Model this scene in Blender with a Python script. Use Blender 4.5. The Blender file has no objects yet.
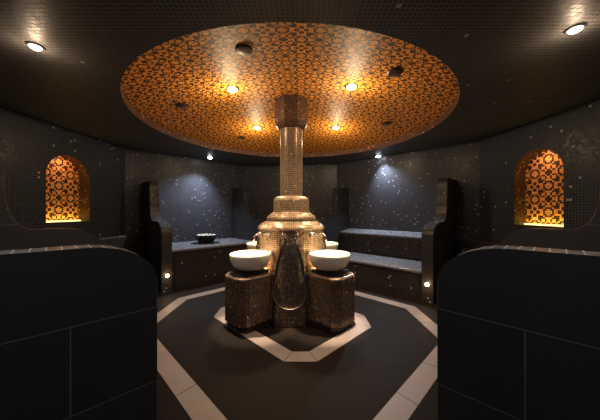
import bpy, bmesh, math, random
from mathutils import Vector, Matrix
random.seed(7)
PI = math.pi
scene = bpy.context.scene
COL = scene.collection
CEIL = 2.457
R2 = math.sqrt(2)

# ------------------------------------------------------------------ object helpers
def finish(name, bm, mat, parent=None, smooth=False, uv=True):
    me = bpy.data.meshes.new(name)
    bm.normal_update()
    if uv and not bm.loops.layers.uv.active:
        box_uv(bm)
    bm.to_mesh(me); bm.free()
    me.materials.append(mat)
    if smooth:
        for p in me.polygons: p.use_smooth = True
    o = bpy.data.objects.new(name, me)
    COL.objects.link(o)
    if parent is not None: o.parent = parent
    return o

def box_uv(bm):
    """metric UVs from each face's own plane: u along the horizontal tangent, v up (or x, y on flats)"""
    lay = bm.loops.layers.uv.new('UVMap')
    for f in bm.faces:
        n = f.normal
        if abs(n.z) > 0.75:
            for l in f.loops: l[lay].uv = (l.vert.co.x, l.vert.co.y)
        else:
            t = Vector((-n.y, n.x, 0)).normalized()
            w = n.cross(t)
            if w.z < 0: w = -w
            for l in f.loops: l[lay].uv = (l.vert.co.dot(t), l.vert.co.dot(w))

def thing(name, label, cat, loc=(0, 0, 0), group=None, rotz=0):
    o = bpy.data.objects.new(name, None); COL.objects.link(o)
    o.empty_display_size = 0.1
    o.location = loc; o.rotation_euler = (0, 0, rotz)
    o['label'] = label; o['category'] = cat
    if group: o['group'] = group
    return o

def tag(o, label, cat, group=None):
    o['label'] = label; o['category'] = cat
    if group: o['group'] = group
    return o

def struct(o):
    o['kind'] = 'structure'; return o

def prism(bm, poly, z0, z1, ztop=None):
    """vertical prism on a footprint; ztop: optional list of top heights"""
    lo = [bm.verts.new((p[0], p[1], z0)) for p in poly]
    hi = [bm.verts.new((p[0], p[1], (ztop[i] if ztop else z1))) for i, p in enumerate(poly)]
    n = len(poly)
    fs = [bm.faces.new(lo[::-1]), bm.faces.new(hi)]
    for i in range(n):
        fs.append(bm.faces.new((lo[i], lo[(i+1) % n], hi[(i+1) % n], hi[i])))
    bmesh.ops.recalc_face_normals(bm, faces=bm.faces[:])
    return lo, hi, fs

def bevel_all(bm, w, seg=3, ang=0.5):
    es = [e for e in bm.edges if len(e.link_faces) == 2 and e.calc_face_angle() > ang]
    bmesh.ops.bevel(bm, geom=es, offset=w, segments=seg, profile=0.5, affect='EDGES')

def tube(bm, pts, r, seg=10, cap=True):
    pts = [Vector(p) for p in pts]
    rings = []
    prev = None
    for i, p in enumerate(pts):
        if i == 0: d = pts[1] - pts[0]
        elif i == len(pts)-1: d = pts[-1] - pts[-2]
        else: d = pts[i+1] - pts[i-1]
        d.normalize()
        if prev is None:
            a = Vector((0, 0, 1)) if abs(d.z) < 0.9 else Vector((1, 0, 0))
            u = d.cross(a).normalized()
        else:
            u = (prev - d*prev.dot(d)).normalized()
        prev = u
        v = d.cross(u)
        rr = r[i] if isinstance(r, (list, tuple)) else r
        rings.append([bm.verts.new(p + u*math.cos(2*PI*k/seg)*rr + v*math.sin(2*PI*k/seg)*rr) for k in range(seg)])
    for a, b in zip(rings, rings[1:]):
        for k in range(seg):
            bm.faces.new((a[k], a[(k+1) % seg], b[(k+1) % seg], b[k]))
    if cap:
        bm.faces.new(rings[0][::-1]); bm.faces.new(rings[-1])
    bmesh.ops.recalc_face_normals(bm, faces=bm.faces[:])

def lathe(bm, prof, seg=32, center=(0, 0, 0), closed=False):
    c = Vector(center); rings = []
    for r, z in prof:
        if r < 1e-5: rings.append([bm.verts.new(c + Vector((0, 0, z)))])
        else: rings.append([bm.verts.new(c + Vector((r*math.cos(2*PI*k/seg), r*math.sin(2*PI*k/seg), z))) for k in range(seg)])
    prs = list(zip(rings, rings[1:]))
    if closed: prs.append((rings[-1], rings[0]))
    for a, b in prs:
        for k in range(seg):
            k2 = (k+1) % seg
            if len(a) == 1 and len(b) == 1: continue
            if len(a) == 1: bm.faces.new((a[0], b[k], b[k2]))
            elif len(b) == 1: bm.faces.new((a[k], a[k2], b[0]))
            else: bm.faces.new((a[k], a[k2], b[k2], b[k]))
    bmesh.ops.recalc_face_normals(bm, faces=bm.faces[:])

def octagon_section(ap, rnd, per=4):
    """octagon of apothem ap with flats facing the axes and diagonals, its corners rounded by rnd (fraction)"""
    pts = []
    R = ap / math.cos(PI/8)
    cs = [Vector((R*math.cos(PI/8 + k*PI/4), R*math.sin(PI/8 + k*PI/4))) for k in range(8)]
    for k in range(8):
        c = cs[k]; a = cs[k-1]; b = cs[(k+1) % 8]
        p0 = c.lerp(a, rnd); p1 = c.lerp(b, rnd)
        for j in range(per+1):
            t = j/per
            pts.append(p0*(1-t)**2 + c*2*t*(1-t) + p1*t*t)
    return pts

def oct_loft(name, prof, mat, parent, rnd=0.25, capped=True, center=(0, 0)):
    """loft of rounded octagons (apothem, z) with metric UVs along perimeter and profile"""
    bm = bmesh.new(); lay = bm.loops.layers.uv.new('UVMap')
    aref = max(a for a, z in prof)
    base = octagon_section(1.0, rnd)
    n = len(base)
    us = [0]
    for i in range(n): us.append(us[-1] + (base[(i+1) % n]-base[i]).length)
    vs = [0]
    for (a0, z0), (a1, z1) in zip(prof, prof[1:]): vs.append(vs[-1] + math.hypot(a1-a0, z1-z0))
    rings = [[bm.verts.new((p.x*a+center[0], p.y*a+center[1], z)) for p in base] for a, z in prof]
    tile = 0.024
    tot = us[-1]*aref
    sc = round(tot/tile)*tile/us[-1]
    for r in range(len(rings)-1):
        for i in range(n):
            f = bm.faces.new((rings[r][i], rings[r][(i+1) % n], rings[r+1][(i+1) % n], rings[r+1][i]))
            uv = [(us[i]*sc, vs[r]), (us[i+1]*sc, vs[r]), (us[i+1]*sc, vs[r+1]), (us[i]*sc, vs[r+1])]
            for l, c in zip(f.loops, uv): l[lay].uv = c
    if capped:
        for f in (bm.faces.new(rings[0][::-1]), bm.faces.new(rings[-1])):
            for l in f.loops: l[lay].uv = (l.vert.co.x, l.vert.co.y)
    return finish(name, bm, mat, parent)

# ------------------------------------------------------------------ materials
def new_mat(name):
    m = bpy.data.materials.new(name); m.use_nodes = True
    nt = m.node_tree; nt.nodes.clear()
    out = nt.nodes.new('ShaderNodeOutputMaterial')
    b = nt.nodes.new('ShaderNodeBsdfPrincipled')
    nt.links.new(b.outputs[0], out.inputs[0])
    return m, nt, b

class N:
    def __init__(s, nt): s.nt = nt
    def put(s, sock, v):
        if hasattr(v, 'is_linked') or isinstance(v, bpy.types.NodeSocket): s.nt.links.new(v, sock)
        else: sock.default_value = v
    def math(s, op, a, b=None, c=None):
        n = s.nt.nodes.new('ShaderNodeMath'); n.operation = op
        s.put(n.inputs[0], a)
        if b is not None: s.put(n.inputs[1], b)
        if c is not None: s.put(n.inputs[2], c)
        return n.outputs[0]
    def vmath(s, op, a, b=None):
        n = s.nt.nodes.new('ShaderNodeVectorMath'); n.operation = op
        s.put(n.inputs[0], a)
        if b is not None:
            if op == 'SCALE': s.put(n.inputs['Scale'], b)
            else: s.put(n.inputs[1], b)
        return n.outputs[0]
    def mix(s, f, a, b):
        n = s.nt.nodes.new('ShaderNodeMix'); n.data_type = 'RGBA'
        s.put(n.inputs[0], f); s.put(n.inputs[6], a); s.put(n.inputs[7], b)
        return n.outputs[2]
    def uv(s):
        return s.nt.nodes.new('ShaderNodeUVMap').outputs[0]
    def sep(s, v):
        n = s.nt.nodes.new('ShaderNodeSeparateXYZ'); s.put(n.inputs[0], v); return n.outputs
    def comb(s, x, y, z=0.0):
        n = s.nt.nodes.new('ShaderNodeCombineXYZ'); s.put(n.inputs[0], x); s.put(n.inputs[1], y); s.put(n.inputs[2], z); return n.outputs[0]
    def white(s, v):
        n = s.nt.nodes.new('ShaderNodeTexWhiteNoise'); n.noise_dimensions = '2D'; s.put(n.inputs['Vector'], v); return n.outputs
    def noise(s, v, scale, detail=3):
        n = s.nt.nodes.new('ShaderNodeTexNoise'); s.put(n.inputs['Vector'], v)
        n.inputs['Scale'].default_value = scale; n.inputs['Detail'].default_value = detail
        return n.outputs[0]
    def ramp(s, f, stops, mode='LINEAR'):
        n = s.nt.nodes.new('ShaderNodeValToRGB'); n.color_ramp.interpolation = mode
        e = n.color_ramp.elements
        e[0].position = stops[0][0]; e[0].color = stops[0][1]
        e[1].position = stops[1][0]; e[1].color = stops[1][1]
        for p, c in stops[2:]:
            x = e.new(p); x.color = c
        s.put(n.inputs[0], f); return n.outputs[0]

def rgba(c): return (c[0], c[1], c[2], 1.0)

def mosaic(name, tile, c0, c1, grout, rough=0.3, metallic=0.0, glint=0.03, glintc=(0.5, 0.5, 0.5), gw=0.14, tilt=0.06, spec=0.5, grough=0.7, world=False):
    m, nt, b = new_mat(name); n = N(nt)
    uv = n.vmath('SCALE', n.uv(), 1.0/tile)
    x, y, _ = n.sep(uv)
    fx = n.math('FRACT', x); fy = n.math('FRACT', y)
    mask = n.math('MULTIPLY', n.math('GREATER_THAN', fx, gw), n.math('GREATER_THAN', fy, gw))
    cell = n.comb(n.math('FLOOR', x), n.math('FLOOR', y))
    val, colr = n.white(cell)
    col = n.mix(val, rgba(c0), rgba(c1))
    g = n.math('GREATER_THAN', n.sep(colr)[0], 1.0-glint)
    col = n.mix(g, col, rgba(glintc))
    col = n.mix(mask, rgba(grout), col)
    nt.links.new(col, b.inputs['Base Color'])
    r = n.math('MULTIPLY_ADD', n.sep(colr)[1], 0.2, rough-0.1)
    r = n.math('MULTIPLY_ADD', mask, n.math('SUBTRACT', r, grough), grough)
    nt.links.new(r, b.inputs['Roughness'])
    if metallic: nt.links.new(n.math('MULTIPLY', mask, metallic), b.inputs['Metallic'])
    b.inputs['Specular IOR Level'].default_value = spec
    geo = nt.nodes.new('ShaderNodeNewGeometry')
    off = n.vmath('SCALE', n.vmath('SUBTRACT', colr, (0.5, 0.5, 0.5)), tilt)
    boost = n.vmath('SCALE', off, n.math('MULTIPLY_ADD', g, 4.0, 1.0))
    nn = n.vmath('NORMALIZE', n.vmath('ADD', geo.outputs['Normal'], boost))
    nt.links.new(nn, b.inputs['Normal'])
    return m

DARK = {(0, 0), (1, 0), (2, 1), (5, 5), (3, 1), (4, 2), (5, 3), (4, 3), (5, 4), (4, 4), (7, 2), (6, 2), (5, 0), (5, 1), (6, 1), (7, 5), (7, 6)}
def pattern(name, tile, ca, cb, da, db, rough=0.55, gc=(0.10, 0.05, 0.02), gw=0.12, ox=0.0, oy=0.0):
    """two-colour mosaic motif (flowers, rings and crosses) looked up per tile"""
    m, nt, b = new_mat(name); n = N(nt)
    uv = n.vmath('SCALE', n.vmath('ADD', n.uv(), (ox, oy, 0)), 1.0/tile)
    x, y, _ = n.sep(uv)
    ix = n.math('FLOOR', x); iy = n.math('FLOOR', y)
    def fold(i):     # 0..7, 7..0
        mo = n.math('FLOORED_MODULO', i, 16.0)
        return n.math('MINIMUM', mo, n.math('SUBTRACT', 15.0, mo))
    a = fold(ix); c = fold(iy)
    hi = n.math('MAXIMUM', a, c); lo = n.math('MINIMUM', a, c)
    idx = n.math('ADD', n.math('MULTIPLY', n.math('MULTIPLY', hi, n.math('ADD', hi, 1.0)), 0.5), lo)
    f = n.math('DIVIDE', n.math('ADD', idx, 0.5), 36.0)
    stops = []; prev = None
    for h in range(8):
        for l in range(h+1):
            v = 1.0 if (h, l) in DARK else 0.0
            if v != prev:
                stops.append(((h*(h+1)//2+l)/36.0, (v, v, v, 1))); prev = v
    k = n.ramp(f, stops, 'CONSTANT')
    val, colr = n.white(n.comb(ix, iy))
    big = n.noise(n.uv(), 1.7, 2)
    orange = n.mix(val, rgba(ca), rgba(cb))
    dark = n.mix(val, rgba(da), rgba(db))
    col = n.mix(k, orange, dark)
    mask = n.math('MULTIPLY', n.math('GREATER_THAN', n.math('FRACT', x), gw), n.math('GREATER_THAN', n.math('FRACT', y), gw))
    col = n.mix(mask, rgba(gc), col)
    nt.links.new(col, b.inputs['Base Color'])
    b.inputs['Roughness'].default_value = rough
    b.inputs['Specular IOR Level'].default_value = 0.2
    geo = nt.nodes.new('ShaderNodeNewGeometry')
    nn = n.vmath('NORMALIZE', n.vmath('ADD', geo.outputs['Normal'], n.vmath('SCALE', n.vmath('SUBTRACT', colr, (0.5, 0.5, 0.5)), 0.08)))
    nt.links.new(nn, b.inputs['Normal'])
    return m

def slab(name, tw, th, col, grout, rough, off=0.0, zoff=0.0, gwid=0.004, brick=True, spec=0.5):
    m, nt, b = new_mat(name); n = N(nt)
    x, y, _ = n.sep(n.uv())
    v = n.math('DIVIDE', n.math('ADD', y, zoff), th)
    row = n.math('FLOOR', v)
    sh = n.math('MULTIPLY', n.math('FLOORED_MODULO', row, 2.0), 0.5) if brick else 0.0
    u = n.math('ADD', n.math('DIVIDE', n.math('ADD', x, off), tw), sh)
    gu = n.math('LESS_THAN', n.math('ABSOLUTE', n.math('SUBTRACT', n.math('FRACT', n.math('ADD', u, 0.5)), 0.5)), gwid/2/tw)
    gv = n.math('LESS_THAN', n.math('ABSOLUTE', n.math('SUBTRACT', n.math('FRACT', n.math('ADD', v, 0.5)), 0.5)), gwid/2/th)
    g = n.math('MAXIMUM', gu, gv)
    val, _c = n.white(n.comb(n.math('FLOOR', u), row))
    geo = nt.nodes.new('ShaderNodeNewGeometry')
    nz = n.noise(geo.outputs['Position'], 6.0, 5)
    c = n.mix(n.math('MULTIPLY_ADD', val, 0.4, n.math('MULTIPLY', nz, 0.6)), rgba([k*0.8 for k in col]), rgba([k*1.2 for k in col]))
    c = n.mix(g, c, rgba(grout))
    nt.links.new(c, b.inputs['Base Color'])
    nt.links.new(n.math('MULTIPLY_ADD', nz, 0.15, rough-0.07), b.inputs['Roughness'])
    b.inputs['Specular IOR Level'].default_value = spec
    return m

def plain(name, col, rough, metallic=0.0, var=0.15, scale=20, **kw):
    m, nt, b = new_mat(name); n = N(nt)
    geo = nt.nodes.new('ShaderNodeNewGeometry')
    nz = n.noise(geo.outputs['Position'], scale, 4)
    c = n.mix(nz, rgba([k*(1-var) for k in col]), rgba([min(1, k*(1+var)) for k in col]))
    nt.links.new(c, b.inputs['Base Color'])
    b.inputs['Roughness'].default_value = rough; b.inputs['Metallic'].default_value = metallic
    for k, v in kw.items(): b.inputs[k].default_value = v
    return m

def emit(name, col, strength):
    m = bpy.data.materials.new(name); m.use_nodes = True
    nt = m.node_tree; nt.nodes.clear()
    o = nt.nodes.new('ShaderNodeOutputMaterial'); e = nt.nodes.new('ShaderNodeEmission')
    e.inputs[0].default_value = rgba(col); e.inputs[1].default_value = strength
    nt.links.new(e.outputs[0], o.inputs[0]); return m

M = {}
M['wall'] = mosaic('dark wall mosaic', 0.03, (0.013, 0.015, 0.021), (0.020, 0.023, 0.032), (0.085, 0.095, 0.12), rough=0.36, glint=0.007, glintc=(0.5, 0.47, 0.45), tilt=0.03, gw=0.20, spec=0.28)
M['bay'] = mosaic('dark sparkling wall mosaic', 0.022, (0.016, 0.018, 0.026), (0.028, 0.031, 0.044), (0.085, 0.092, 0.115), rough=0.34, glint=0.012, glintc=(0.55, 0.50, 0.48), tilt=0.04, gw=0.20, spec=0.3)
M['ceil'] = mosaic('dark ceiling mosaic', 0.03, (0.028, 0.0285, 0.029), (0.038, 0.0385, 0.039), (0.15, 0.15, 0.15), rough=0.45, glint=0.002, glintc=(0.4, 0.36, 0.3), tilt=0.02, gw=0.18, spec=0.3)
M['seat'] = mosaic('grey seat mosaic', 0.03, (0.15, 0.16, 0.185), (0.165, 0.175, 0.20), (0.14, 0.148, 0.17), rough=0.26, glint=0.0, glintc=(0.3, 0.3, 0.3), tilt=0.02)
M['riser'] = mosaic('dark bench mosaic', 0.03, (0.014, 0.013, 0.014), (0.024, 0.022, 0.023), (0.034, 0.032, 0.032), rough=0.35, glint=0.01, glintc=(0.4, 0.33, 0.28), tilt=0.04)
M['edge'] = mosaic('partition edge mosaic', 0.05, (0.07, 0.075, 0.085), (0.12, 0.125, 0.14), (0.55, 0.55, 0.57), rough=0.3, glint=0.0, tilt=0.03, gw=0.10)
M['edge_fine'] = mosaic('partition fine edge mosaic', 0.025, (0.020, 0.020, 0.021), (0.032, 0.032, 0.034), (0.05, 0.05, 0.052), rough=0.3, glint=0.01, glintc=(0.4, 0.33, 0.28), tilt=0.04, gw=0.14)
M['bronze'] = mosaic('bronze mirror mosaic', 0.024, (0.24, 0.155, 0.105), (0.42, 0.275, 0.185), (0.006, 0.004, 0.003), rough=0.30, metallic=0.55, glint=0.04, glintc=(1.0, 0.55, 0.28), tilt=0.05, gw=0.28)
M['gold'] = mosaic('gold mirror mosaic', 0.024, (0.48, 0.335, 0.20), (0.70, 0.50, 0.30), (0.03, 0.018, 0.012), rough=0.34, metallic=0.4, glint=0.02, glintc=(1.0, 0.8, 0.5), tilt=0.04, gw=0.22)
M['shaft'] = mosaic('brown shaft mosaic', 0.024, (0.27, 0.175, 0.115), (0.40, 0.265, 0.175), (0.02, 0.012, 0.008), rough=0.38, metallic=0.3, glint=0.01, glintc=(0.9, 0.6, 0.4), tilt=0.04, gw=0.24)
M['capital'] = mosaic('dark bronze mosaic', 0.024, (0.10, 0.05, 0.035), (0.17, 0.09, 0.06), (0.015, 0.008, 0.006), rough=0.35, metallic=0.3, glint=0.02, glintc=(0.45, 0.2, 0.12), tilt=0.05, gw=0.2)
M['plinth'] = mosaic('dark plinth mosaic', 0.02, (0.03, 0.022, 0.016), (0.06, 0.045, 0.032), (0.01, 0.008, 0.006), rough=0.3, metallic=0.2, glint=0.01, glintc=(0.4, 0.3, 0.2), gw=0.16)
M['rim'] = mosaic('copper rim mosaic', 0.02, (0.07, 0.025, 0.012), (0.12, 0.045, 0.02), (0.03, 0.012, 0.006), rough=0.4, metallic=0.1, glint=0.02, glintc=(0.7, 0.35, 0.15), gw=0.14)
M['reveal'] = mosaic('copper niche mosaic', 0.02, (0.055, 0.024, 0.012), (0.10, 0.042, 0.02), (0.03, 0.014, 0.008), rough=0.35, metallic=0.0, glint=0.03, glintc=(0.5, 0.3, 0.15), gw=0.14)
M['dome'] = pattern('orange and brown motif mosaic', 0.0175, (0.62, 0.22, 0.022), (0.90, 0.38, 0.042), (0.015, 0.006, 0.004), (0.035, 0.014, 0.008), gc=(0.22, 0.09, 0.03), ox=0.13)
M['niche'] = pattern('orange and brown niche mosaic', 0.0215, (0.72, 0.28, 0.06), (0.95, 0.46, 0.14), (0.012, 0.005, 0.004), (0.03, 0.012, 0.008), gc=(0.16, 0.07, 0.035))
M['slab'] = slab('charcoal slab tile', 0.70, 0.40, (0.031, 0.030, 0.033), (0.15, 0.13, 0.135), 0.5, off=0.0, zoff=0.02, spec=0.35)
M['floor'] = slab('dark brown floor tile', 0.60, 0.60, (0.0105, 0.0072, 0.0058), (0.008, 0.006, 0.005), 0.6, brick=False, spec=0.10)
M['band'] = slab('taupe floor tile', 5.0, 5.0, (0.24, 0.195, 0.175), (0.24, 0.195, 0.175), 0.45, brick=False)
M['alab'] = plain('white alabaster', (0.97, 0.83, 0.70), 0.25, var=0.10, scale=7)
M['alab'].node_tree.nodes['Principled BSDF'].inputs['Subsurface Weight'].default_value = 0.6
M['alab'].node_tree.nodes['Principled BSDF'].inputs['Subsurface Radius'].default_value = (0.06, 0.035, 0.018)
M['black'] = plain('black stone', (0.012, 0.011, 0.011), 0.35)
M['blackbowl'] = plain('black glazed bowl', (0.015, 0.014, 0.014), 0.35)
M['pebble'] = plain('pale pebble', (0.62, 0.58, 0.52), 0.5, scale=30)
M['chrome'] = plain('chrome', (0.62, 0.57, 0.52), 0.22, metallic=1.0, var=0.03)
M['hose'] = plain('brushed metal hose', (0.26, 0.20, 0.15), 0.38, metallic=0.8, var=0.1)
M['hosedark'] = plain('dark rubber hose', (0.02, 0.016, 0.014), 0.4)
M['bezel'] = plain('dark lamp bezel', (0.10, 0.09, 0.085), 0.35, metallic=0.7)
M['vent'] = plain('dark bronze vent', (0.075, 0.04, 0.028), 0.4, metallic=0.5)
M['lamp_warm'] = emit('warm lamp lens', (1.0, 0.70, 0.34), 28.0)
M['lamp_up'] = emit('amber uplight lens', (1.0, 0.60, 0.25), 5.0)
M['lamp_near'] = emit('warm white lamp lens', (1.0, 0.80, 0.60), 30.0)
M['lamp_cool'] = emit('cool white lamp lens', (0.92, 0.95, 1.0), 25.0)
M['lamp_low'] = emit('amber lamp lens', (1.0, 0.62, 0.34), 30.0)
M['strip'] = emit('yellow light strip', (1.0, 0.78, 0.25), 2.5)
M['door'] = plain('dark door', (0.03, 0.03, 0.032), 0.5)

# ------------------------------------------------------------------ room shell
A = (-3.21, 4.645); B = (-1.415, 6.44); Cc = (0.905, 6.20); D = (2.95, 4.16); E = (3.15, 2.12)
F = (1.42, 0.39); G = (1.42, -0.85); H = (-1.45, -0.85); I = (-1.45, 0.42); J = (-3.38, 2.35)
ROOM = [A, B, Cc, D, E, F, G, H, I, J]

bm = bmesh.new()
bm.faces.new([bm.verts.new((p[0], p[1], 0)) for p in ROOM[::-1]])
struct(finish('floor', bm, M['floor']))

def hole_face(outer, inner):
    bm = bmesh.new()
    es = []
    for loop in (outer, inner):
        vs = [bm.verts.new(p) for p in loop]
        for i in range(len(vs)): es.append(bm.edges.new((vs[i], vs[(i+1) % len(vs)])))
    bmesh.ops.triangle_fill(bm, edges=es, use_beauty=True)
    return bm

DC = (-0.095, 3.50); DR = 1.95; LIP = 0.09; DTOP = 2.765
circ = [(DC[0]+DR*math.cos(2*PI*k/96), DC[1]+DR*math.sin(2*PI*k/96)) for k in range(96)]
bm = hole_face([(p[0], p[1], CEIL) for p in ROOM], [(p[0], p[1], CEIL) for p in circ])
for f in bm.faces:
    if f.normal.z > 0: f.normal_flip()
struct(finish('ceiling', bm, M['ceil']))

# dome: lip and shallow cap
bm = bmesh.new(); lay = bm.loops.layers.uv.new('UVMap')
lo = [bm.verts.new((p[0], p[1], CEIL)) for p in circ]; hi = [bm.verts.new((p[0], p[1], CEIL+LIP)) for p in circ]
for k in range(96):
    f = bm.faces.new((lo[k], hi[k], hi[(k+1) % 96], lo[(k+1) % 96]))
    u = 2*PI*DR/96
    for l, c in zip(f.loops, ((k*u, 0), (k*u, LIP), ((k+1)*u, LIP), ((k+1)*u, 0))): l[lay].uv = c
o = struct(finish('trim_1', bm, M['rim'])); 
bm = bmesh.new(); lay = bm.loops.layers.uv.new('UVMap')
rings = []
NR_ = 24
for i in range(NR_+1):
    r = DR*i/NR_
    z = CEIL+LIP + (DTOP-CEIL-LIP)*(1-(r/DR)**2)
    if i == 0: rings.append([bm.verts.new((DC[0], DC[1], z))])
    else: rings.append([bm.verts.new((DC[0]+r*math.cos(2*PI*k/96), DC[1]+r*math.sin(2*PI*k/96), z)) for k in range(96)])
for i in range(NR_):
    a, b = rings[i], rings[i+1]
    for k in range(96):
        k2 = (k+1) % 96
        if len(a) == 1: bm.faces.new((a[0], b[k2], b[k]))
        else: bm.faces.new((a[k], a[k2], b[k2], b[k]))
for f in bm.faces:
    f.normal_update()
    if f.normal.z > 0: f.normal_flip()
    for l in f.loops: l[lay].uv = (l.vert.co.x, l.vert.co.y)
o = finish('ceiling_dome', bm, M['dome'], smooth=True); o.name = 'ceiling_dome'; struct(o)

def wall(name, p, q, mat='wall'):
    bm = bmesh.new()
    v = [bm.verts.new(c) for c in ((p[0], p[1], 0), (q[0], q[1], 0), (q[0], q[1], CEIL), (p[0], p[1], CEIL))]
    f = bm.faces.new(v); f.normal_update()
    c = Vector((0, 3, 0)) - Vector((p[0], p[1], 0))
    if f.normal.dot(c) < 0: f.normal_flip()
    return struct(finish(name, bm, M[mat]))

wall('wall_back_left', A, B, 'bay'); wall('wall_back', B, Cc, 'bay'); wall('wall_back_right', Cc, D, 'bay')
wall('wall_front_right', E, F); wall('wall_entrance_right', F, G)
wall('wall_entrance_left', H, I); wall('wall_front_left', I, J)
wall('wall_front', G, H)
# door leaf of the entrance behind the viewer
bm = bmesh.new(); prism(bm, [(-0.45, -0.845), (0.45, -0.845), (0.45, -0.80), (-0.45, -0.80)], 0.0, 2.05)
struct(finish('door_1', bm, M['door']))

def niche_wall(name, P, Q, t0, t1, zb, zt, label, depth=0.17):
    """wall from P to Q with an arched niche between distances t0 and t1 from P"""
    P = Vector((P[0], P[1], 0)); Q = Vector((Q[0], Q[1], 0)); d = (Q-P).normalized(); L = (Q-P).length
    inn = Vector((-d.y, d.x, 0))
    if inn.dot(Vector((-0.13, 3.3, 0))-P) < 0: inn = -inn
    w = t1-t0; r = w/2; cz = zt-r
    arch = [(t0, zb), (t1, zb)] + [((t0+t1)/2 + r*math.cos(PI*k/20), cz + r*math.sin(PI*k/20)) for k in range(21)]
    def P3(t, z, back=0.0): return P + d*t + Vector((0, 0, z)) - inn*back
    bm = hole_face([P3(0, 0), P3(L, 0), P3(L, CEIL), P3(0, CEIL)], [P3(t, z) for t, z in arch])
    bm.normal_update()
    for f in bm.faces:
        if f.normal.dot(inn) < 0: f.normal_flip()
    struct(finish(name, bm, M['wall']))
    th = thing('wall_niche', label, 'niche', P3((t0+t1)/2, zb))
    def loc(v): return v - th.location
    bm = bmesh.new(); lay = bm.loops.layers.uv.new('UVMap')
    f = bm.faces.new([bm.verts.new(loc(P3(t, z, depth))) for t, z in arch]); f.normal_update()
    if f.normal.dot(inn) < 0: f.normal_flip()
    c0 = P3((t0+t1)/2, zb)
    for l in f.loops:
        v = l.vert.co
        l[lay].uv = (v.dot(d), v.z)
    finish('back_panel', bm, M['niche'], th)
    bm = bmesh.new(); lay = bm.loops.layers.uv.new('UVMap')
    n = len(arch); s = 0
    for i in range(n):
        a, b = arch[i], arch[(i+1) % n]
        ln = math.hypot(a[0]-b[0], a[1]-b[1])
        f = bm.faces.new([bm.verts.new(loc(P3(*a))), bm.verts.new(loc(P3(*b))), bm.verts.new(loc(P3(b[0], b[1], depth))), bm.verts.new(loc(P3(a[0], a[1], depth)))])
        for l, c in zip(f.loops, ((s, 0), (s+ln, 0), (s+ln, depth), (s, depth))): l[lay].uv = c
        s += ln
    bmesh.ops.remove_doubles(bm, verts=bm.verts[:], dist=1e-5)
    finish('niche_lining', bm, M['reveal'], th)
    # light strip set into the sill at the foot of the back panel
    bm = bmesh.new()
    a = P3(t0+0.02, zb+0.001, depth-0.005); b = P3(t1-0.02, zb+0.001, depth-0.005)
    q = [a, b, b+inn*0.035, a+inn*0.035]
    prism(bm, [(loc(v).x, loc(v).y) for v in q], 0.001, 0.02)
    finish('light_strip', bm, M['strip'], th)
    # its light
    ld = bpy.data.lights.new('strip_glow', 'AREA'); ld.shape = 'RECTANGLE'; ld.size = w*0.9; ld.size_y = 0.05
    ld.energy = 1.0; ld.color = (1.0, 0.74, 0.12)
    lo = bpy.data.objects.new('strip_glow', ld); COL.objects.link(lo)
    lo.location = P3((t0+t1)/2, zb+0.03, depth-0.055)
    up = Vector((0, 0, 1)) - inn*0.25
    zax = -up.normalized(); xax = d; yax = zax.cross(xax).normalized()
    lo.rotation_euler = Matrix((xax, yax, zax)).transposed().to_euler()
    # small warm downlight in the crown of the arch
    ld = bpy.data.lights.new('niche_glow', 'AREA'); ld.shape = 'DISK'; ld.size = 0.10; ld.energy = 1.2; ld.color = (1.0, 0.56, 0.30)
    lo = bpy.data.objects.new('niche_glow', ld); COL.objects.link(lo)
    lo.location = P3((t0+t1)/2, zt-0.03, depth*0.12)
    dn = Vector((0, 0, -1)) - inn*0.28
    lo.rotation_euler = dn.to_track_quat('-Z', 'Y').to_euler()
    return th

# left wall J->A : niche between y 3.17 and 3.88 ; right wall E->D : niche y 2.87..3.56
niche_wall('wall_left', J, A, 0.95, 1.58, 1.145, 2.09, 'arched wall niche in the left wall with glowing orange motif mosaic')
niche_wall('wall_right', E, D, 0.83, 1.44, 1.11, 2.09, 'arched wall niche in the right wall with glowing orange motif mosaic')

# ------------------------------------------------------------------ floor bands
def halfplane_poly(lines):
    """lines: list of (nx, ny, c) in order around; returns consecutive intersections"""
    out = []
    n = len(lines)
    for i in range(n):
        a1, b1, c1 = lines[i]; a2, b2, c2 = lines[(i+1) % n]
        det = a1*b2-a2*b1
        out.append(((c1*b2-c2*b1)/det, (a1*c2-a2*c1)/det))
    return out

def band(name, outer, inner, div):
    po = halfplane_poly(outer); pi = halfplane_poly(inner); n = len(po)
    bm = bmesh.new(); g = 0.003
    for i in range(n):
        o0, o1 = Vector(po[i]), Vector(po[(i+1) % n]); i0, i1 = Vector(pi[i]), Vector(pi[(i+1) % n])
        L = (o1-o0).length; k = max(1, round(L/div))
        for j in range(k):
            t0 = j/k + g/L/2*2; t1 = (j+1)/k - g/L/2*2
            q = [o0.lerp(o1, t0), o0.lerp(o1, t1), i0.lerp(i1, t1), i0.lerp(i1, t0)]
            b2 = bmesh.new(); prism(b2, [(v.x, v.y) for v in q], 0.0005, 0.004)
            me = bpy.data.meshes.new('t'); b2.to_mesh(me); b2.free(); bm.from_mesh(me); bpy.data.meshes.remove(me)
    return struct(finish(name, bm, M['band']))

w = 0.155
def oct_lines(nl, near, nr, r, fr, far, fl, l, w):
    # order: NL, near, NR, R, FR, far, FL, L
    o = [(1, 1, nl), (0, 1, near), (-1, 1, nr), (1, 0, r), (1, 1, fr), (0, 1, far), (-1, 1, fl), (1, 0, l)]
    s = w*R2
    i = [(1, 1, nl+s), (0, 1, near+w), (-1, 1, nr+s), (1, 0, r-w), (1, 1, fr-s), (0, 1, far-w), (-1, 1, fl-s), (1, 0, l+w)]
    return o, i
band('trim_2', *oct_lines(0.90, 1.30, 0.90, 1.56, 4.99, 4.95, 5.585, -1.81, w), 0.60)
band('trim_3', *oct_lines(2.04, 2.178, 2.03, 0.797, 3.944, 4.05, 4.45, -1.057, w), 0.90)

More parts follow.
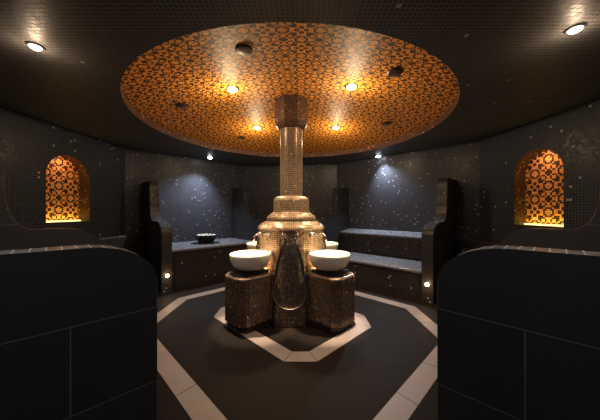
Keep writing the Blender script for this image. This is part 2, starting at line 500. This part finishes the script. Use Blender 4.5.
# ------------------------------------------------------------------ partitions between the bays
def partition(end, dirw, thick, length, label, s0=0.48, fine=True):
    """end: floor point where the visible face ends; dirw: unit vector to the wall; thick: unit vector through the thickness"""
    T = 0.15
    dw = Vector((dirw[0], dirw[1], 0)).normalized(); tk = Vector((thick[0], thick[1], 0)).normalized()
    th = thing('bench_partition', label, 'partition', (end[0], end[1], 0))
    Rr = 0.30; top = 1.13
    prof = [(0.0, 0.0), (0.0, 0.93)]
    for k in range(1, 9):
        a = PI/2*k/8
        prof.append((Rr*(1-math.cos(a)), 0.93 + 0.20*math.sin(a)))
    prof.append((s0, top))
    for k in range(1, 9):
        a = PI/2*k/8
        prof.append((s0+0.17*math.sin(a), top+0.30*(1-math.cos(a))))
    prof += [(s0+0.18, 1.55), (s0+0.185, 1.70)]
    for k in range(1, 7):
        a = PI/2*k/6
        prof.append((s0+0.185+0.10*(1-math.cos(a)), 1.72+0.12*math.sin(a)))
    prof.append((length, 1.84))
    def pt(u, z, t): return dw*u + tk*t + Vector((0, 0, z))
    bm = bmesh.new(); lay = bm.loops.layers.uv.new('UVMap')
    loop = prof + [(length, 0.0)]
    for t in (0.0, T):
        f = bm.faces.new([bm.verts.new(pt(u, z, t)) for u, z in loop]); f.normal_update()
        if f.normal.dot(tk)*(1 if t > 0 else -1) < 0: f.normal_flip()
        for l, (u, z) in zip(f.loops, (loop if f.loops[0].vert.co == pt(*loop[0], t) else loop)): pass
        for l in f.loops:
            l[lay].uv = (l.vert.co.dot(dw), l.vert.co.z)
    f = bm.faces.new([bm.verts.new(v) for v in (pt(length, 0, 0), pt(length, 0, T), pt(length, 1.84, T), pt(length, 1.84, 0))])
    for l in f.loops: l[lay].uv = (l.vert.co.dot(tk), l.vert.co.z)
    bmesh.ops.triangulate(bm, faces=bm.faces[:])
    finish('side_panel', bm, M['slab'], th)
    # mosaic strip wrapped over the nose and the top edge
    bm = bmesh.new(); lay = bm.loops.layers.uv.new('UVMap')
    vs = [0]
    for a, b in zip(prof, prof[1:]): vs.append(vs[-1]+math.hypot(a[0]-b[0], a[1]-b[1]))
    ra = [bm.verts.new(pt(u, z, -0.001)) for u, z in prof]; rb = [bm.verts.new(pt(u, z, T+0.001)) for u, z in prof]
    for i in range(len(prof)-1):
        f = bm.faces.new((ra[i], rb[i], rb[i+1], ra[i+1]))
        for l, c in zip(f.loops, ((0, vs[i]), (T, vs[i]), (T, vs[i+1]), (0, vs[i+1]))): l[lay].uv = c
    bmesh.ops.recalc_face_normals(bm, faces=bm.faces[:])
    e = finish('mosaic_edge', bm, M['edge_fine'] if fine else M['edge'], th)
    return th

def from_sd(s, d):   # s = x + y, d = y - x
    return ((s-d)/2, (s+d)/2)
q = 1/R2
partition(from_sd(0.60, 2.155), (-q, -q), (-q, q), 1.15, 'black tiled partition filling the left foreground with a rounded mosaic top edge', s0=0.80, fine=False)
partition(from_sd(0.583, 4.70), (-q, -q), (-q, q), 1.15, 'curved dark partition just below the left niche, behind the left foreground partition', s0=0.50)
partition(from_sd(1.82, 6.20), (-q, q), (q, q), 1.16, 'stepped partition at the left end of the bench holding the dark bowl')
partition(from_sd(4.53, 6.20), (-q, q), (q, q), 1.16, 'stepped partition at the right end of the dark bowl bench, left behind the fountain')
partition(from_sd(5.55, 4.80), (q, q), (-q, q), 1.09, 'stepped partition right behind the fountain, at the far end of the two-level bench')
partition(from_sd(5.40, 1.68), (q, q), (-q, q), 1.20, 'stepped partition at the right end of the two-level bench')
partition(from_sd(2.083, 0.617), (q, -q), (q, q), 1.15, 'black tiled partition filling the right foreground with a rounded mosaic top edge', s0=0.80, fine=False)
partition(from_sd(4.70, 0.56), (q, -q), (q, q), 1.10, 'curved dark partition just below the right niche, behind the right foreground partition', s0=0.51)

# ------------------------------------------------------------------ benches
def block(name, poly, z0, z1, mat, parent, bev=0.0, ztop=None):
    bm = bmesh.new(); prism(bm, poly, z0, z1, ztop)
    if bev: bevel_all(bm, bev)
    return finish(name, bm, mat, parent)
def sdpoly(s0, s1, d0, d1): return [from_sd(s0, d0), from_sd(s1, d0), from_sd(s1, d1), from_sd(s0, d1)]

t = thing('bench', 'wide single-level dark mosaic bench with a dark bowl on it', 'bench')
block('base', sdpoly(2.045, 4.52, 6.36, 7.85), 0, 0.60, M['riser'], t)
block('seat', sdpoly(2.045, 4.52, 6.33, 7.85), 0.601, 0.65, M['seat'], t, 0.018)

t = thing('bench', 'two-level dark mosaic bench with lower seat and raised back ledge, right of the fountain', 'bench')
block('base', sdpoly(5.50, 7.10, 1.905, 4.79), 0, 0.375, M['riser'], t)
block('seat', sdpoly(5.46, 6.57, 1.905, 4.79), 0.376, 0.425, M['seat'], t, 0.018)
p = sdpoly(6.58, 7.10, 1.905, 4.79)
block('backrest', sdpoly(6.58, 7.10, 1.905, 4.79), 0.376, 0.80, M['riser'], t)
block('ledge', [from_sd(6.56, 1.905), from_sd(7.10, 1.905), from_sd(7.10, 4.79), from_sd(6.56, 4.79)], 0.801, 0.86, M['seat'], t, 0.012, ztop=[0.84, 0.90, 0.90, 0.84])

t = thing('bench', 'dark bench against the left wall under the left niche', 'bench')
block('seat', [(-2.50, 2.43), (-2.96, 1.97), (-3.355, 2.365), (-3.195, 4.63), (-3.03, 4.80), (-2.54, 4.30)], 0, 0.45, M['riser'], t)
block('backrest', [(-2.92, 2.02), (-3.355, 2.37), (-3.195, 4.63), (-3.03, 4.80), (-2.82, 4.58)], 0.451, 0.90, M['riser'], t, 0.015)
t = thing('bench', 'dark bench against the right wall under the right niche', 'bench')
block('seat', [(2.31, 2.63), (2.75, 2.17), (3.08, 2.10), (2.94, 4.13), (2.76, 4.32), (2.28, 3.88)], 0, 0.45, M['riser'], t)
block('backrest', [(2.75, 2.20), (3.08, 2.10), (2.94, 4.13), (2.76, 4.32), (2.56, 4.14)], 0.451, 0.86, M['riser'], t, 0.015)
t = thing('bench', 'dark bench in the bay behind the left foreground partition', 'bench')
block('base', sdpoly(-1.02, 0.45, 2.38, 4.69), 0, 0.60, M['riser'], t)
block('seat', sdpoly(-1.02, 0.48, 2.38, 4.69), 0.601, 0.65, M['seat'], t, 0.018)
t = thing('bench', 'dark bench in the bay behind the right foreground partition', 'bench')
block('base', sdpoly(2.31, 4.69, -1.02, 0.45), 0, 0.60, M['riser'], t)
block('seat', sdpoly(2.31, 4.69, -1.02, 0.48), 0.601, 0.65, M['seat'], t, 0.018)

# ------------------------------------------------------------------ fountain
FC = (-0.115, 3.385)
fo = thing('fountain', 'tall bronze mosaic fountain column with four basins in the middle of the room', 'fountain', (FC[0], FC[1], 0))
oct_loft('body', [(0.415, 0.0), (0.415, 1.05)], M['gold'], fo, 0.3, capped=False)
oct_loft('plinth', [(0.47, 0.0), (0.47, 0.07), (0.42, 0.075)], M['plinth'], fo, 0.2, capped=False)
oct_loft('shoulder', [(0.415, 1.051), (0.435, 1.06), (0.44, 1.08), (0.43, 1.105), (0.40, 1.135), (0.345, 1.165), (0.325, 1.175)], M['gold'], fo, 0.35, capped=False)
oct_loft('collar', [(0.325, 1.176), (0.328, 1.195), (0.32, 1.22), (0.29, 1.25), (0.255, 1.275), (0.238, 1.29)], M['gold'], fo, 0.35, capped=False)
oct_loft('drum', [(0.238, 1.291), (0.235, 1.31), (0.235, 1.44), (0.225, 1.465), (0.195, 1.487), (0.15, 1.497)], M['gold'], fo, 0.35, capped=False)
oct_loft('shaft', [(0.148, 1.49), (0.148, 2.40)], M['shaft'], fo, 0.35, capped=False)
oct_loft('capital', [(0.150, 2.375), (0.165, 2.38), (0.19, 2.41), (0.212, 2.455), (0.212, DTOP+0.01)], M['capital'], fo, 0.06, capped=False)

# flared aprons on the four faces between the pedestals
def apron(ang):
    bm = bmesh.new()
    d = Vector((math.cos(ang), math.sin(ang), 0)); s = Vector((-d.y, d.x, 0))
    rows = [(0.0, 0.535, 0.20), (0.25, 0.52, 0.195), (0.5, 0.50, 0.18), (0.7, 0.475, 0.155), (0.85, 0.455, 0.13), (0.97, 0.44, 0.115), (1.04, 0.43, 0.11)]
    rr = []
    for z, r, h in rows:
        rr.append([bm.verts.new(d*a+s*b+Vector((0, 0, z))) for a, b in ((0.38, -h-0.02), (r-0.03, -h), (r, -h+0.03), (r, h-0.03), (r-0.03, h), (0.38, h+0.02))])
    for a, b in zip(rr, rr[1:]):
        for k in range(5): bm.faces.new((a[k], a[k+1], b[k+1], b[k]))
    bm.faces.new(rr[-1]); 
    bmesh.ops.recalc_face_normals(bm, faces=bm.faces[:])
    return finish('apron', bm, M['bronze'], fo)
for k in range(4): apron(k*PI/2)

def pedestal(ang):
    d = Vector((math.cos(ang), math.sin(ang), 0)); s = Vector((-d.y, d.x, 0))
    hw = 0.215; r0, r1 = 0.30, 0.90; ch = 0.075
    foot = [d*r0-s*hw, d*(r1-ch)-s*hw, d*r1-s*(hw-ch), d*r1+s*(hw-ch), d*(r1-ch)+s*hw, d*r0+s*hw]
    bm = bmesh.new()
    lo, hi, fs = prism(bm, [(v.x, v.y) for v in foot], 0.075, 0.59)
    top = [e for e in bm.edges if e.verts[0].co.z > 0.58 and e.verts[1].co.z > 0.58]
    vert = [e for e in bm.edges if abs(e.verts[0].co.z-e.verts[1].co.z) > 0.3 and min(v.co.length for v in e.verts) > 0.5]
    bmesh.ops.bevel(bm, geom=top+vert, offset=0.025, segments=3, profile=0.5, affect='EDGES')
    pd = finish('pedestal', bm, M['bronze'], fo)
    foot2 = [d*r0-s*(hw-.02), d*(r1-ch-.01)-s*(hw-.02), d*(r1-.03)-s*(hw-ch-.01), d*(r1-.03)+s*(hw-ch-.01), d*(r1-ch-.01)+s*(hw-.02), d*r0+s*(hw-.02)]
    bm = bmesh.new(); prism(bm, [(v.x, v.y) for v in foot2], 0.0045, 0.0745)
    finish('kick_plinth', bm, M['plinth'], pd)
    bm = bmesh.new()
    c = d*0.645
    pl = [c-d*0.15-s*0.15, c+d*0.15-s*0.15, c+d*0.15+s*0.15, c-d*0.15+s*0.15]
    prism(bm, [(v.x, v.y) for v in pl], 0.5905, 0.625); bevel_all(bm, 0.006, 2)
    finish('black_stand', bm, M['black'], pd)
    return pd
def tap(ang):
    """spout on the shoulder arching over a basin with two cross handles beside it"""
    d = Vector((math.cos(ang), math.sin(ang), 0)); s = Vector((-d.y, d.x, 0)); Z = Vector((0, 0, 1))
    bm = bmesh.new()
    base = d*0.415 + Z*1.015
    tube(bm, [base, base+d*0.06, base+d*0.11+Z*0.014, base+d*0.155+Z*0.006, base+d*0.18-Z*0.025, base+d*0.185-Z*0.07], 0.010, 10)
    lathe(bm, [(0, 0), (0.022, 0), (0.022, 0.008), (0, 0.008)], 16, center=base+d*0.02-Z*0.004)
    tp = finish('tap', bm, M['chrome'], fo, smooth=True)
    for sg in (-1, 1):
        bm = bmesh.new()
        b0 = d*0.41 + s*sg*0.085 + Z*1.015
        tube(bm, [b0, b0+d*0.045], 0.012, 10)
        for a in (PI/4, -PI/4):
            v = s*math.cos(a)+Z*math.sin(a)
            tube(bm, [b0+d*0.05-v*0.03, b0+d*0.05+v*0.03], 0.006, 8)
            for e in (-1, 1):
                bmesh.ops.create_icosphere(bm, subdivisions=1, radius=0.009, matrix=Matrix.Translation(b0+d*0.05+v*0.03*e))
        finish('cross_handle', bm, M['chrome'], tp, smooth=True)
for k in range(4):
    pedestal(PI/4+k*PI/2); tap(PI/4+k*PI/2)

# twin brackets and the looping shower hose on the face towards the entrance
def hose_bracket(x):
    bm = bmesh.new()
    tube(bm, [(x, -0.42, 1.01), (x, -0.475, 1.01)], 0.010, 10)
    for dx in (-0.014, 0.014):
        tube(bm, [(x+dx, -0.478, 1.035), (x+dx, -0.478, 0.965)], 0.006, 8)
    return finish('hose_bracket', bm, M['chrome'], fo, smooth=True)
hose_bracket(-0.075); hose_bracket(0.075)
pts = []
N_ = 48
for k in range(N_+1):
    t = k/N_
    # from left bracket down, round the loop and up to the right bracket
    if t < 0.4:
        u = t/0.4; x = -0.075 - 0.105*u**0.8; z = 0.96 - 0.60*u
    elif t < 0.6:
        u = (t-0.4)/0.2*PI; x = -0.18*math.cos(u); z = 0.36 - 0.165*math.sin(u)
    else:
        u = 1-(t-0.6)/0.4; x = 0.075 + 0.105*u**0.8; z = 0.96 - 0.60*u
    y = -(0.56 - 0.105*min(1, max(0, (z-0.3)/0.7)))
    pts.append((x, y, z))
bm = bmesh.new(); tube(bm, pts, 0.010, 8)
finish('shower_hose', bm, M['hose'], fo, smooth=True)
for sg in (-1, 1):
    bm = bmesh.new()
    tube(bm, [(sg*0.075, -0.47, 0.97), (sg*0.10, -0.50, 0.85), (sg*0.145, -0.515, 0.70), (sg*0.17, -0.52, 0.50), (sg*0.175, -0.54, 0.25)], [0.016, 0.016, 0.015, 0.012, 0.008], 8)
    finish('hand_shower_lead', bm, M['hosedark'], fo, smooth=True)

# uplights at the head of the pedestals, tucked behind each basin
for k in range(4):
    a = PI/4+k*PI/2; d = Vector((math.cos(a), math.sin(a), 0))
    bm = bmesh.new(); lathe(bm, [(0, 0), (0.03, 0), (0.03, 0.012), (0, 0.012)], 20, center=d*0.445+Vector((0, 0, 0.5905)))
    finish('uplight', bm, M['lamp_up'], fo)

# ------------------------------------------------------------------ basins
def basin(ang, label):
    d = Vector((math.cos(ang), math.sin(ang), 0))
    c = d*0.645
    bm = bmesh.new()
    R_, Hh = 0.236, 0.185
    outer = [(0, 0), (0.09, 0), (0.11, 0.004)]
    for k in range(1, 13):
        a = PI/2*k/12
        outer.append((0.11+(R_-0.11)*math.sin(a)**0.95, 0.004+(Hh-0.004)*(1-math.cos(a))))
    inner = [(R_-0.006, Hh+0.004), (R_-0.014, Hh)]
    for k in range(1, 12):
        a = PI/2*k/12
        inner.append((0.09+(R_-0.014-0.09)*math.cos(a)**0.95, 0.02+(Hh-0.02)*(1-math.sin(a))))
    inner += [(0.05, 0.02), (0, 0.02)]
    lathe(bm, outer+inner, 48)
    o = finish('basin', bm, M['alab'], None, smooth=True)
    o.location = (FC[0]+c.x, FC[1]+c.y, 0.6262)
    return tag(o, label, 'basin')
basin(PI*1.25, 'white alabaster basin on the front left pedestal of the fountain')
basin(PI*1.75, 'white alabaster basin on the front right pedestal of the fountain')
basin(PI*0.75, 'white alabaster basin half hidden behind the fountain on its left')
basin(PI*0.25, 'white alabaster basin half hidden behind the fountain on its right')

# ------------------------------------------------------------------ dark bowl of pebbles on the bench
bl = (-1.92, 5.18)
bm = bmesh.new()
R_, Hh = 0.255, 0.165
prof = [(0, 0), (0.09, 0), (0.10, 0.006)]
for k in range(1, 9):
    t = k/8; prof.append((0.10+(R_-0.10)*t**0.8, 0.006+(Hh-0.006)*t**1.25))
prof += [(R_-0.008, Hh+0.003), (R_-0.016, Hh-0.004)]
for k in range(1, 9):
    t = 1-k/8; prof.append((0.08+(R_-0.096)*t**0.8, 0.06+(Hh-0.064)*t**1.25))
prof.append((0, 0.06))
lathe(bm, prof, 40)
o = finish('bowl', bm, M['blackbowl'], None, smooth=True); o.location = (bl[0], bl[1], 0.651)
tag(o, 'wide dark bowl of pale stones standing on the left bench', 'bowl')
proto = None
spots = [(0, 0)] + [(0.085*math.cos(a), 0.085*math.sin(a)) for a in [k*PI/3 for k in range(6)]] + [(0.155*math.cos(a), 0.155*math.sin(a)) for a in [0.2+k*2*PI/11 for k in range(11)]]
for i, (x, y) in enumerate(spots):
    if proto is None:
        bm = bmesh.new(); bmesh.ops.create_icosphere(bm, subdivisions=3, radius=0.036)
        for v in bm.verts:
            v.co *= 1+0.10*math.sin(v.co.x*70+1)*math.cos(v.co.y*55)
        o = finish('pebble', bm, M['pebble'], None, smooth=True); proto = o
    else:
        o = proto.copy(); COL.objects.link(o)
    r = math.hypot(x, y)
    o.location = (bl[0]+x, bl[1]+y, 0.651+0.085+0.028+(0.0 if r < 0.12 else 0.028))
    o.scale = (1.0+random.uniform(-.1, .15), 1.0+random.uniform(-.15, .1), 0.75+random.uniform(-.1, .15))
    o.rotation_euler = (0, 0, random.uniform(0, 6.28))
    tag(o, 'pale pebble lying in the wide dark bowl on the left bench', 'pebble', 'pebbles in the dark bowl')

# ------------------------------------------------------------------ lamps
def spot(name, loc, to, energy, col, size=1.2, blend=0.6, radius=0.03):
    ld = bpy.data.lights.new(name, 'SPOT'); ld.energy = energy; ld.color = col; ld.spot_size = size; ld.spot_blend = blend; ld.shadow_soft_size = radius
    o = bpy.data.objects.new(name, ld); COL.objects.link(o); o.location = loc
    o.rotation_euler = (Vector(to)-Vector(loc)).to_track_quat('-Z', 'Y').to_euler()
    return o
def point(name, loc, energy, col, radius=0.03):
    ld = bpy.data.lights.new(name, 'POINT'); ld.energy = energy; ld.color = col; ld.shadow_soft_size = radius
    o = bpy.data.objects.new(name, ld); COL.objects.link(o); o.location = loc; return o

def fixture(loc, r, lens, label, group=None, name='ceiling_light', axis=None, globe=0.7):
    t = thing(name, label, 'light', loc, group)
    if axis is not None:
        t.rotation_euler = Vector(axis).to_track_quat('-Z', 'Y').to_euler()
    bm = bmesh.new(); lathe(bm, [(r, -0.001), (r*1.35, -0.001), (r*1.35, -0.008), (r*1.2, -0.012), (r, -0.012)], 32, closed=True)
    finish('bezel', bm, M['bezel'], t, smooth=False)
    bm = bmesh.new(); lathe(bm, [(0, -0.001)] + [(r*0.99*math.cos(PI/2*k/8), -0.002-r*globe*math.sin(PI/2*k/8)) for k in range(8)] + [(0, -0.002-r*globe)], 32)
    finish('lens', bm, lens, t, smooth=True)
    return t

def domez(x, y):
    r = math.hypot(x-DC[0], y-DC[1]); return CEIL+LIP+(DTOP-CEIL-LIP)*(1-(r/DR)**2)
WARM = (1.0, 0.76, 0.46)
dl = [(-0.78, 2.93, 'warm dome light nearer the viewer, left of the column'),
      (0.58, 2.86, 'warm dome light nearer the viewer, right of the column'),
      (-0.72, 4.25, 'warm dome light farther back, left of the column'),
      (0.60, 4.23, 'warm dome light farther back, right of the column')]
for (x, y, lb) in dl:
    z = domez(x, y)
    fixture((x, y, z-0.002), 0.055, M['lamp_warm'], lb)
    sx = FC[0] + (0.475 if x > 0 else -0.475); sy = FC[1] + (0.475 if y > 3.4 else -0.475)
    spot('dome_beam', (x, y, z-0.085), (sx, sy, 0.7), 620, (1.0, 0.77, 0.54), 0.42, 0.5, 0.03)
    spot('dome_wide_beam', (x, y, z-0.085), (FC[0]+(x-FC[0])*0.6, FC[1]+(y-FC[1])*0.6, 0.5), 85, (1.0, 0.76, 0.52), 1.5, 0.8, 0.03)
    point('dome_bulb', (x, y, z-0.22), 16, WARM, 0.05)

def vent(x, y, label):
    z = domez(x, y)
    bm = bmesh.new(); lathe(bm, [(0, 0.0), (0.07, 0.0), (0.075, -0.008), (0.063, -0.018), (0.02, -0.024), (0, -0.024)], 32)
    o = finish('ceiling_vent', bm, M['vent'], None); o.location = (x, y, z-0.006)
    tag(o, label, 'vent')
vents = [(244, 48), (395, 71), (387, 123), (242, 137), (182, 104)]
VL = ['round dark vent in the dome, nearest the viewer on the left', 'round dark vent in the dome, nearest the viewer on the right', 'small round vent in the dome, far right of the column', 'small round vent in the dome, far left near the column', 'round dark vent in the dome near its left rim']
VP = [(-0.46, 2.09), (0.91, 2.42), (1.32, 3.85), (-1.06, 4.60), (-1.49, 3.20)]
for (x, y), lb in zip(VP, VL): vent(x, y, lb)

fixture((-1.85, 1.77, CEIL-0.001), 0.036, M['lamp_near'], 'bright ceiling spotlight in the upper left corner above the foreground')
fixture((1.74, 1.60, CEIL-0.001), 0.036, M['lamp_near'], 'bright ceiling spotlight in the upper right corner above the foreground')
fixture((-1.93, 5.42, CEIL-0.001), 0.05, M['lamp_cool'], 'cool white ceiling spotlight above the bench with the dark bowl')
fixture((1.64, 5.30, CEIL-0.001), 0.05, M['lamp_cool'], 'cool white ceiling spotlight above the two-level bench')
spot('left_near_beam', (-1.85, 1.77, CEIL-0.055), (-1.75, 1.9, 0), 30, (1.0, 0.86, 0.74), 2.3, 0.9)
spot('right_near_beam', (1.74, 1.60, CEIL-0.055), (1.7, 1.8, 0), 30, (1.0, 0.86, 0.74), 2.3, 0.9)
point('left_near_bulb', (-1.85, 1.77, CEIL-0.09), 3.0, (1.0, 0.70, 0.45), 0.03)
point('right_near_bulb', (1.74, 1.60, CEIL-0.09), 3.0, (1.0, 0.70, 0.45), 0.03)
COOL = (0.80, 0.88, 1.0)
spot('left_bench_beam', (-1.93, 5.42, CEIL-0.055), (-2.2, 5.1, 0.6), 170, COOL, 1.9, 0.9)
spot('right_bench_beam', (1.64, 5.30, CEIL-0.055), (1.7, 4.6, 0.5), 170, COOL, 1.9, 0.9)

# unseen fill lamp added behind the viewer to lift the dark foreground partitions
fixture((0, -0.3, CEIL-0.001), 0.05, M['lamp_near'], 'added fill light on the entrance passage ceiling, out of view')
spot('entrance_fill', (0, -0.3, CEIL-0.055), (0, 0.6, 0), 32, (1.0, 0.96, 0.93), 2.6, 0.9)
# low step lights in the noses of two partitions
for (s, d_, nrm, lb) in ((1.93, 6.195, (q, -q), 'small amber step light low on the partition left of the dark bowl bench'),
                         (5.395, 1.785, (-q, -q), 'small amber step light low on the partition right of the two-level bench')):
    x, y = from_sd(s, d_)
    ax = Vector((nrm[0], nrm[1], 0))
    fixture((x+ax.x*0.001, y+ax.y*0.001, 0.26), 0.028, M['lamp_low'], lb, name='step_light', axis=ax)
    point('step_glow', (x+ax.x*0.06, y+ax.y*0.06, 0.26), 0.8, (1.0, 0.55, 0.28), 0.02)

# real glow of the fountain uplights
for k in range(4):
    a = PI/4+k*PI/2; d = Vector((math.cos(a), math.sin(a), 0))
    p = Vector((FC[0], FC[1], 0)) + d*0.46 + Vector((0, 0, 0.63))
    spot('fountain_uplight', p, p+d*0.10+Vector((0, 0, 1)), 6, (1.0, 0.60, 0.28), 2.2, 0.8, 0.02)

# ------------------------------------------------------------------ world, camera, view
wd = bpy.data.worlds.new('world'); scene.world = wd; wd.use_nodes = True
wd.node_tree.nodes['Background'].inputs[0].default_value = (0.05, 0.055, 0.065, 1)
wd.node_tree.nodes['Background'].inputs[1].default_value = 0.2
cd = bpy.data.cameras.new('camera'); cam = bpy.data.objects.new('camera', cd); COL.objects.link(cam)
cam.location = (0, 0, 1.3); cam.rotation_euler = (PI/2, 0, 0)
cd.sensor_width = 36; cd.lens = 253/600*36; cd.shift_y = 1/600; cd.clip_start = 0.02
scene.camera = cam
vs = scene.view_settings
vs.view_transform = 'Standard'; vs.look = 'None'; vs.gamma = 1.0; vs.exposure = 0.0
